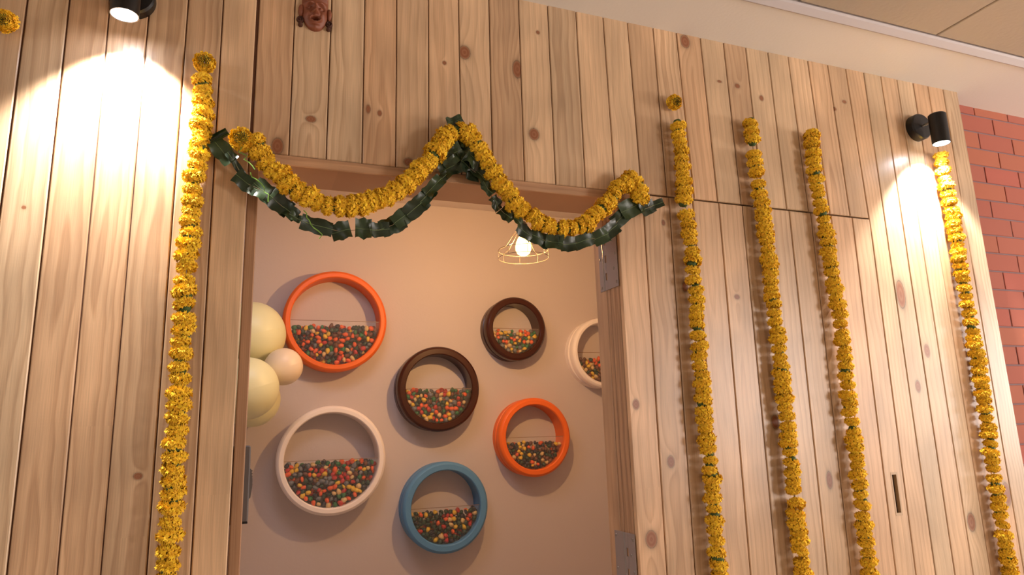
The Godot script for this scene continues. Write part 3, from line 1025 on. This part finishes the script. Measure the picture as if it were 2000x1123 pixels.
	garland("flower_garland", "hanging yellow flower garland left of the doorway, beside the bright lamp pool", G, [V(-0.043,2.446,0.03), V(-0.038,2.381,0.03), V(-0.04,2.301,0.03), V(-0.046,2.206,0.03), V(-0.047,2.127,0.03), V(-0.049,2.066,0.03), V(-0.051,2.006,0.03), V(-0.049,1.889,0.03), V(-0.049,1.832,0.03), V(-0.05,1.72,0.03), V(-0.05,1.612,0.03), V(-0.049,1.532,0.03), V(-0.047,1.454,0.03), V(-0.047,1.393,0.03), V(-0.048,1.343,0.03), V(-0.049,1.265,0.03)], 0.027, 0.027, [], 1, fm, gm, sm, [V(-0.041,2.487,.022)])
	garland("flower_garland", "hanging yellow flower garland nearest right of the doorway", G, [V(1.301,2.515,0.03), V(1.309,2.459,0.03), V(1.306,2.386,0.03), V(1.307,2.305,0.03), V(1.307,2.259,0.03), V(1.311,2.222,0.03), V(1.311,2.165,0.03), V(1.315,2.112,0.03), V(1.315,2.046,0.03), V(1.317,1.984,0.03), V(1.316,1.908,0.03), V(1.313,1.787,0.03), V(1.315,1.706,0.03), V(1.314,1.581,0.03), V(1.317,1.486,0.03), V(1.317,1.422,0.03), V(1.316,1.348,0.03), V(1.315,1.246,0.03), V(1.315,1.122,0.03)], 0.0265, 0.027, [[0.26, 0.295], [0.44, 0.46]], 2, fm, gm, sm)
	garland("flower_garland", "hanging yellow flower garland with two short blocks at its top and a gap low down", G, [V(1.593,2.563,0.03), V(1.59,2.47,0.03), V(1.592,2.4,0.03), V(1.595,2.331,0.03), V(1.604,2.238,0.03), V(1.606,2.129,0.03), V(1.605,2.018,0.03), V(1.605,1.916,0.03), V(1.606,1.821,0.03), V(1.608,1.704,0.03), V(1.609,1.613,0.03), V(1.605,1.514,0.03), V(1.607,1.434,0.03), V(1.605,1.341,0.03), V(1.607,1.262,0.03), V(1.607,1.185,0.03), V(1.61,1.088,0.03)], 0.0275, 0.027, [[0.085, 0.115], [0.185, 0.215], [1.16, 1.20], [1.40, 1.43]], 3, fm, gm, sm)
	garland("flower_garland", "hanging yellow flower garland, third of the three on the closed door", G, [V(1.846,2.558,0.03), V(1.842,2.447,0.03), V(1.842,2.356,0.03), V(1.855,2.254,0.03), V(1.859,2.13,0.03), V(1.863,2.042,0.03), V(1.868,1.981,0.03), V(1.869,1.858,0.03), V(1.865,1.703,0.03), V(1.863,1.566,0.03), V(1.863,1.433,0.03), V(1.861,1.287,0.03), V(1.86,1.157,0.03), V(1.861,1.06,0.03)], 0.0275, 0.027, [[0.05, 0.075], [0.165, 0.195]], 4, fm, gm, sm)
	garland("flower_garland", "hanging yellow flower garland under the right wall lamp beside the brick wall", G, [V(2.473,2.561,0.03), V(2.468,2.49,0.03), V(2.471,2.419,0.03), V(2.481,2.309,0.03), V(2.479,2.229,0.03), V(2.475,2.128,0.03), V(2.48,2.024,0.03), V(2.479,1.943,0.03), V(2.486,1.848,0.03), V(2.488,1.768,0.03), V(2.485,1.662,0.03), V(2.482,1.554,0.03), V(2.477,1.482,0.03), V(2.475,1.38,0.03), V(2.475,1.291,0.03), V(2.475,1.191,0.03), V(2.474,1.117,0.03), V(2.471,0.992,0.03)], 0.0275, 0.028, [], 5, fm, gm, sm)
	garland("flower_swag", "thick yellow flower swag looped in two arcs over the doorway", "", [V(0.048,2.295,0.04), V(0.083,2.296,0.04), V(0.092,2.264,0.04), V(0.114,2.241,0.04), V(0.144,2.212,0.04), V(0.174,2.187,0.04), V(0.203,2.168,0.04), V(0.239,2.154,0.04), V(0.282,2.149,0.04), V(0.333,2.159,0.04), V(0.39,2.182,0.04), V(0.438,2.221,0.04), V(0.485,2.268,0.04), V(0.527,2.322,0.04), V(0.552,2.369,0.04), V(0.584,2.386,0.04), V(0.616,2.388,0.04), V(0.637,2.361,0.04), V(0.669,2.306,0.04), V(0.69,2.276,0.04), V(0.723,2.232,0.04), V(0.754,2.188,0.04), V(0.794,2.17,0.04), V(0.829,2.149,0.04), V(0.876,2.14,0.04), V(0.922,2.15,0.04), V(0.97,2.171,0.04), V(1.012,2.211,0.04), V(1.055,2.256,0.04), V(1.089,2.293,0.04), V(1.127,2.31,0.04), V(1.139,2.281,0.04), V(1.138,2.251,0.04)], 0.0295, 0.0255, [], 6, fm, gm, sm, [V(0.05,2.291,.05)])
	for q in [[V(1.304,2.592,.022), "single yellow flower stuck above the garland nearest right of the doorway"], [V(-0.444,2.515,.022), "single yellow flower stuck at the far top left of the plank wall"]]:
		var o := thing("marigold_flower", q[1], "flower", q[0], "single yellow flowers on the planks")
		var f := part(o, "petals", flower_meshes[1], fm, Transform3D(Basis(V(0, 0, 1), -0.25) * Basis(V(1, 0, 0), PI / 2 + 0.35), Vector3.ZERO))
		part(o, "heart", eye_mesh, gm, f.transform)

	# ---------------------------------------------------------------- leaf garland
	# leaves: [x0, y0, x1, y1, breadth, style]; style 0 flat piece, 1 rolled, 2 crumpled
	var leaves := [[-0.016, 2.287, 0.019, 2.311, 0.022, 1], [-0.009, 2.284, 0.031, 2.238, 0.044, 0], [0.022, 2.257, 0.058, 2.213, 0.017, 2], [0.043, 2.209, 0.09, 2.175, 0.04, 0], [0.083, 2.192, 0.125, 2.156, 0.048, 0],
		[0.115, 2.165, 0.163, 2.132, 0.048, 0], [0.145, 2.147, 0.18, 2.115, 0.036, 0], [0.165, 2.121, 0.192, 2.108, 0.021, 2], [0.194, 2.106, 0.264, 2.093, 0.041, 0], [0.266, 2.084, 0.308, 2.096, 0.046, 0],
		[0.322, 2.099, 0.359, 2.099, 0.053, 0], [0.356, 2.096, 0.404, 2.105, 0.039, 0], [0.387, 2.104, 0.442, 2.131, 0.047, 0], [0.418, 2.12, 0.467, 2.162, 0.044, 0], [0.45, 2.144, 0.502, 2.195, 0.047, 0],
		[0.486, 2.184, 0.519, 2.222, 0.037, 0], [0.501, 2.207, 0.54, 2.251, 0.034, 2], [0.528, 2.237, 0.559, 2.269, 0.024, 2], [0.542, 2.274, 0.602, 2.307, 0.05, 2], [0.543, 2.304, 0.596, 2.339, 0.052, 2],
		[0.55, 2.331, 0.605, 2.37, 0.049, 2], [0.592, 2.379, 0.638, 2.353, 0.054, 2], [0.598, 2.342, 0.643, 2.31, 0.059, 2], [0.595, 2.305, 0.649, 2.279, 0.061, 2], [0.636, 2.294, 0.668, 2.256, 0.037, 0],
		[0.658, 2.255, 0.682, 2.222, 0.026, 2], [0.681, 2.213, 0.705, 2.183, 0.031, 2], [0.71, 2.185, 0.737, 2.155, 0.037, 2], [0.74, 2.168, 0.76, 2.144, 0.022, 2], [0.754, 2.139, 0.795, 2.113, 0.037, 0],
		[0.795, 2.121, 0.846, 2.101, 0.043, 0], [0.837, 2.106, 0.882, 2.098, 0.043, 0], [0.871, 2.095, 0.927, 2.104, 0.044, 0], [0.928, 2.104, 0.989, 2.128, 0.041, 0], [0.985, 2.118, 1.028, 2.138, 0.044, 0],
		[1.017, 2.134, 1.065, 2.17, 0.044, 0], [1.06, 2.175, 1.108, 2.219, 0.045, 0], [1.079, 2.207, 1.142, 2.239, 0.057, 0], [1.141, 2.215, 1.194, 2.242, 0.042, 0], [1.179, 2.235, 1.223, 2.252, 0.026, 0],
		[0.561, 2.41, 0.599, 2.427, 0.031, 2], [0.581, 2.399, 0.602, 2.43, 0.022, 0]]
	var lg := thing("leaf_garland", "dark green leaf garland strung under the yellow swag over the doorway", "garland", V(leaves[0][0], leaves[0][1], 0.02))
	var leaf_mats := []
	for c in [Color(0.16, 0.225, 0.14), Color(0.20, 0.27, 0.17), Color(0.14, 0.195, 0.13)]:
		var m := mat(c, 0.36)
		m.cull_mode = BaseMaterial3D.CULL_DISABLED
		m.backlight = Color(0.05, 0.07, 0.03)
		leaf_mats.append(m)
	var rib_mat := mat(Color(0.42, 0.50, 0.33), 0.6)
	var tw := []
	for i in leaves.size():
		var q: Array = leaves[i]
		var a := V(q[0], q[1], 0.026 + 0.007 * (i % 3))
		var b := V(q[2], q[3], 0.026 + 0.007 * ((i + 1) % 3))
		var d := b - a
		var pair := leaf_mesh(i, d.length() * 1.06, q[4], q[5])
		var x := d.normalized()
		var y := V(0, 0, 1).cross(x).normalized()
		var xf := Transform3D(Basis(x, y, x.cross(y)), (a + b) / 2.0 - lg.position)
		var lf := part(lg, "leaf", pair[0], leaf_mats[i % 3], xf)
		part(lf, "midrib", pair[1], rib_mat)
		if i < 40:
			tw.append((a + b) / 2.0 - lg.position - V(0, 0, 0.003))
	st = begin(false)
	tube(st, tw, 0.0008, 5)
	part(lg, "string", done(st), sm)
	# pale split tendrils where the leaves were torn
	for q in [[0.035, 2.285, 7], [0.075, 2.21, 8], [0.19, 2.13, 9]]:
		st = begin(false)
		var g := RandomNumberGenerator.new()
		g.seed = q[2]
		var pts := []
		for k in 9:
			pts.append(V(q[0] + 0.006 * k + g.randf_range(-0.008, 0.008), q[1] - 0.0085 * k, 0.052 + g.randf_range(-0.006, 0.006)) - lg.position)
		tube(st, pts, 0.0014, 5)
		part(lg, "tendril", done(st), mat(Color(0.45, 0.62, 0.25), 0.5))

	# ---------------------------------------------------------------- terracotta mask
	clay_mask()

func bump(x: float, y: float, cx: float, cy: float, rx: float, ry: float) -> float:
	return exp(-(pow((x - cx) / rx, 2) + pow((y - cy) / ry, 2)))

func clay_mask() -> void:
	var o := thing("clay_mask", "small terracotta face mask with ear pendants hung at the top of the planks", "mask", V(0.213, 2.633, 0.0))
	var clay := mat(Color(0.52, 0.29, 0.19), 0.5)
	var dark := mat(Color(0.30, 0.17, 0.12), 0.8)
	var st := begin(false)
	var nu := 44
	var nv := 60
	var hw := 0.0335
	var ht := 0.112
	var grid := []
	for j in nv + 1:
		var v := float(j) / nv           # 0 chin, 1 crown
		var row := []
		var prof := sqrt(maxf(0.0, 1.0 - pow(absf(1.0 - v / 0.55), 2.3))) if v < 0.55 else (1.0 if v < 0.8 else sqrt(maxf(0.0, 1.0 - pow((v - 0.8) / 0.2, 2) * 0.75)))
		for i in nu + 1:
			var s := 2.0 * i / nu - 1.0
			var x := s
			var z := 0.020 * sqrt(maxf(0.0, 1.0 - s * s * 0.96)) * (0.55 + 0.45 * sin(PI * clampf(v, 0.05, 0.95)))
			var X := s * prof
			z += 0.017 * bump(X, v, 0, 0.40, 0.17, 0.06) + 0.010 * bump(X, v, 0, 0.50, 0.09, 0.10)     # nose
			z += 0.008 * bump(X, v, 0.19, 0.375, 0.09, 0.03) + 0.008 * bump(X, v, -0.19, 0.375, 0.09, 0.03)
			for e: float in [-0.42, 0.42]:
				z -= 0.011 * bump(X, v, e, 0.53, 0.24, 0.06)
				z += 0.011 * bump(X, v, e, 0.53, 0.13, 0.026)
				z += 0.009 * bump(X, v, e, 0.635, 0.28, 0.028)      # brow
				z += 0.005 * bump(X, v, e * 1.3, 0.36, 0.2, 0.08) # cheek
			# open mouth with raised lips
			var m := pow(X / 0.40, 2) + pow((v - 0.235) / 0.062, 2)
			z += 0.011 * exp(-pow((sqrt(m) - 1.0) / 0.24, 2))
			z -= 0.012 * exp(-m * m * 1.6)
			z += 0.005 * bump(X, v, 0, 0.07, 0.3, 0.05)            # chin
			z += 0.006 * exp(-pow((v - 0.76) / 0.018, 2)) + 0.006 * exp(-pow((v - 0.82) / 0.018, 2))   # headband
			if j == 0 or j == nv or i == 0 or i == nu:
				z = 0.0
			row.append(V(s * prof * hw * (1.0 if v > 0.02 else 0.9), v * ht, maxf(z, 0.0)))
		grid.append(row)
	for j in nv:
		for i in nu:
			var a: Vector3 = grid[j][i]
			var b: Vector3 = grid[j][i + 1]
			var c: Vector3 = grid[j + 1][i + 1]
			var d: Vector3 = grid[j + 1][i]
			for p: Vector3 in [a, d, c, a, c, b]:
				st.add_vertex(p)
	part(o, "face", done(st), clay)
	var lobe := lathe([[0.0, 0.013, 0], [0.005, 0.012, 0], [0.0085, 0.007, 0], [0.0085, 0.0, 0]], 18, false)
	var disc := lathe([[0.0, 0.006, 1], [0.003, 0.006, 2], [0.004, 0.003, 3], [0.006, 0.008, 4], [0.0085, 0.006, 5], [0.0095, 0.0, 6]], 20, false)
	var drop := lathe([[0.0, 0.011, 0], [0.0045, 0.009, 0], [0.006, 0.004, 0], [0.006, 0.0, 0]], 14, false)
	for s: float in [-1.0, 1.0]:
		part(o, "ear", lobe, clay, Transform3D(Basis.from_scale(V(0.8, 1.9, 1)), V(s * 0.0355, 0.052, 0)))
		var e := part(o, "earring", disc, dark, Transform3D(Basis.IDENTITY, V(s * 0.0365, 0.0265, 0)))
		part(e, "drop", drop, dark, Transform3D(Basis.IDENTITY, V(-s * 0.001, -0.0145, 0)))
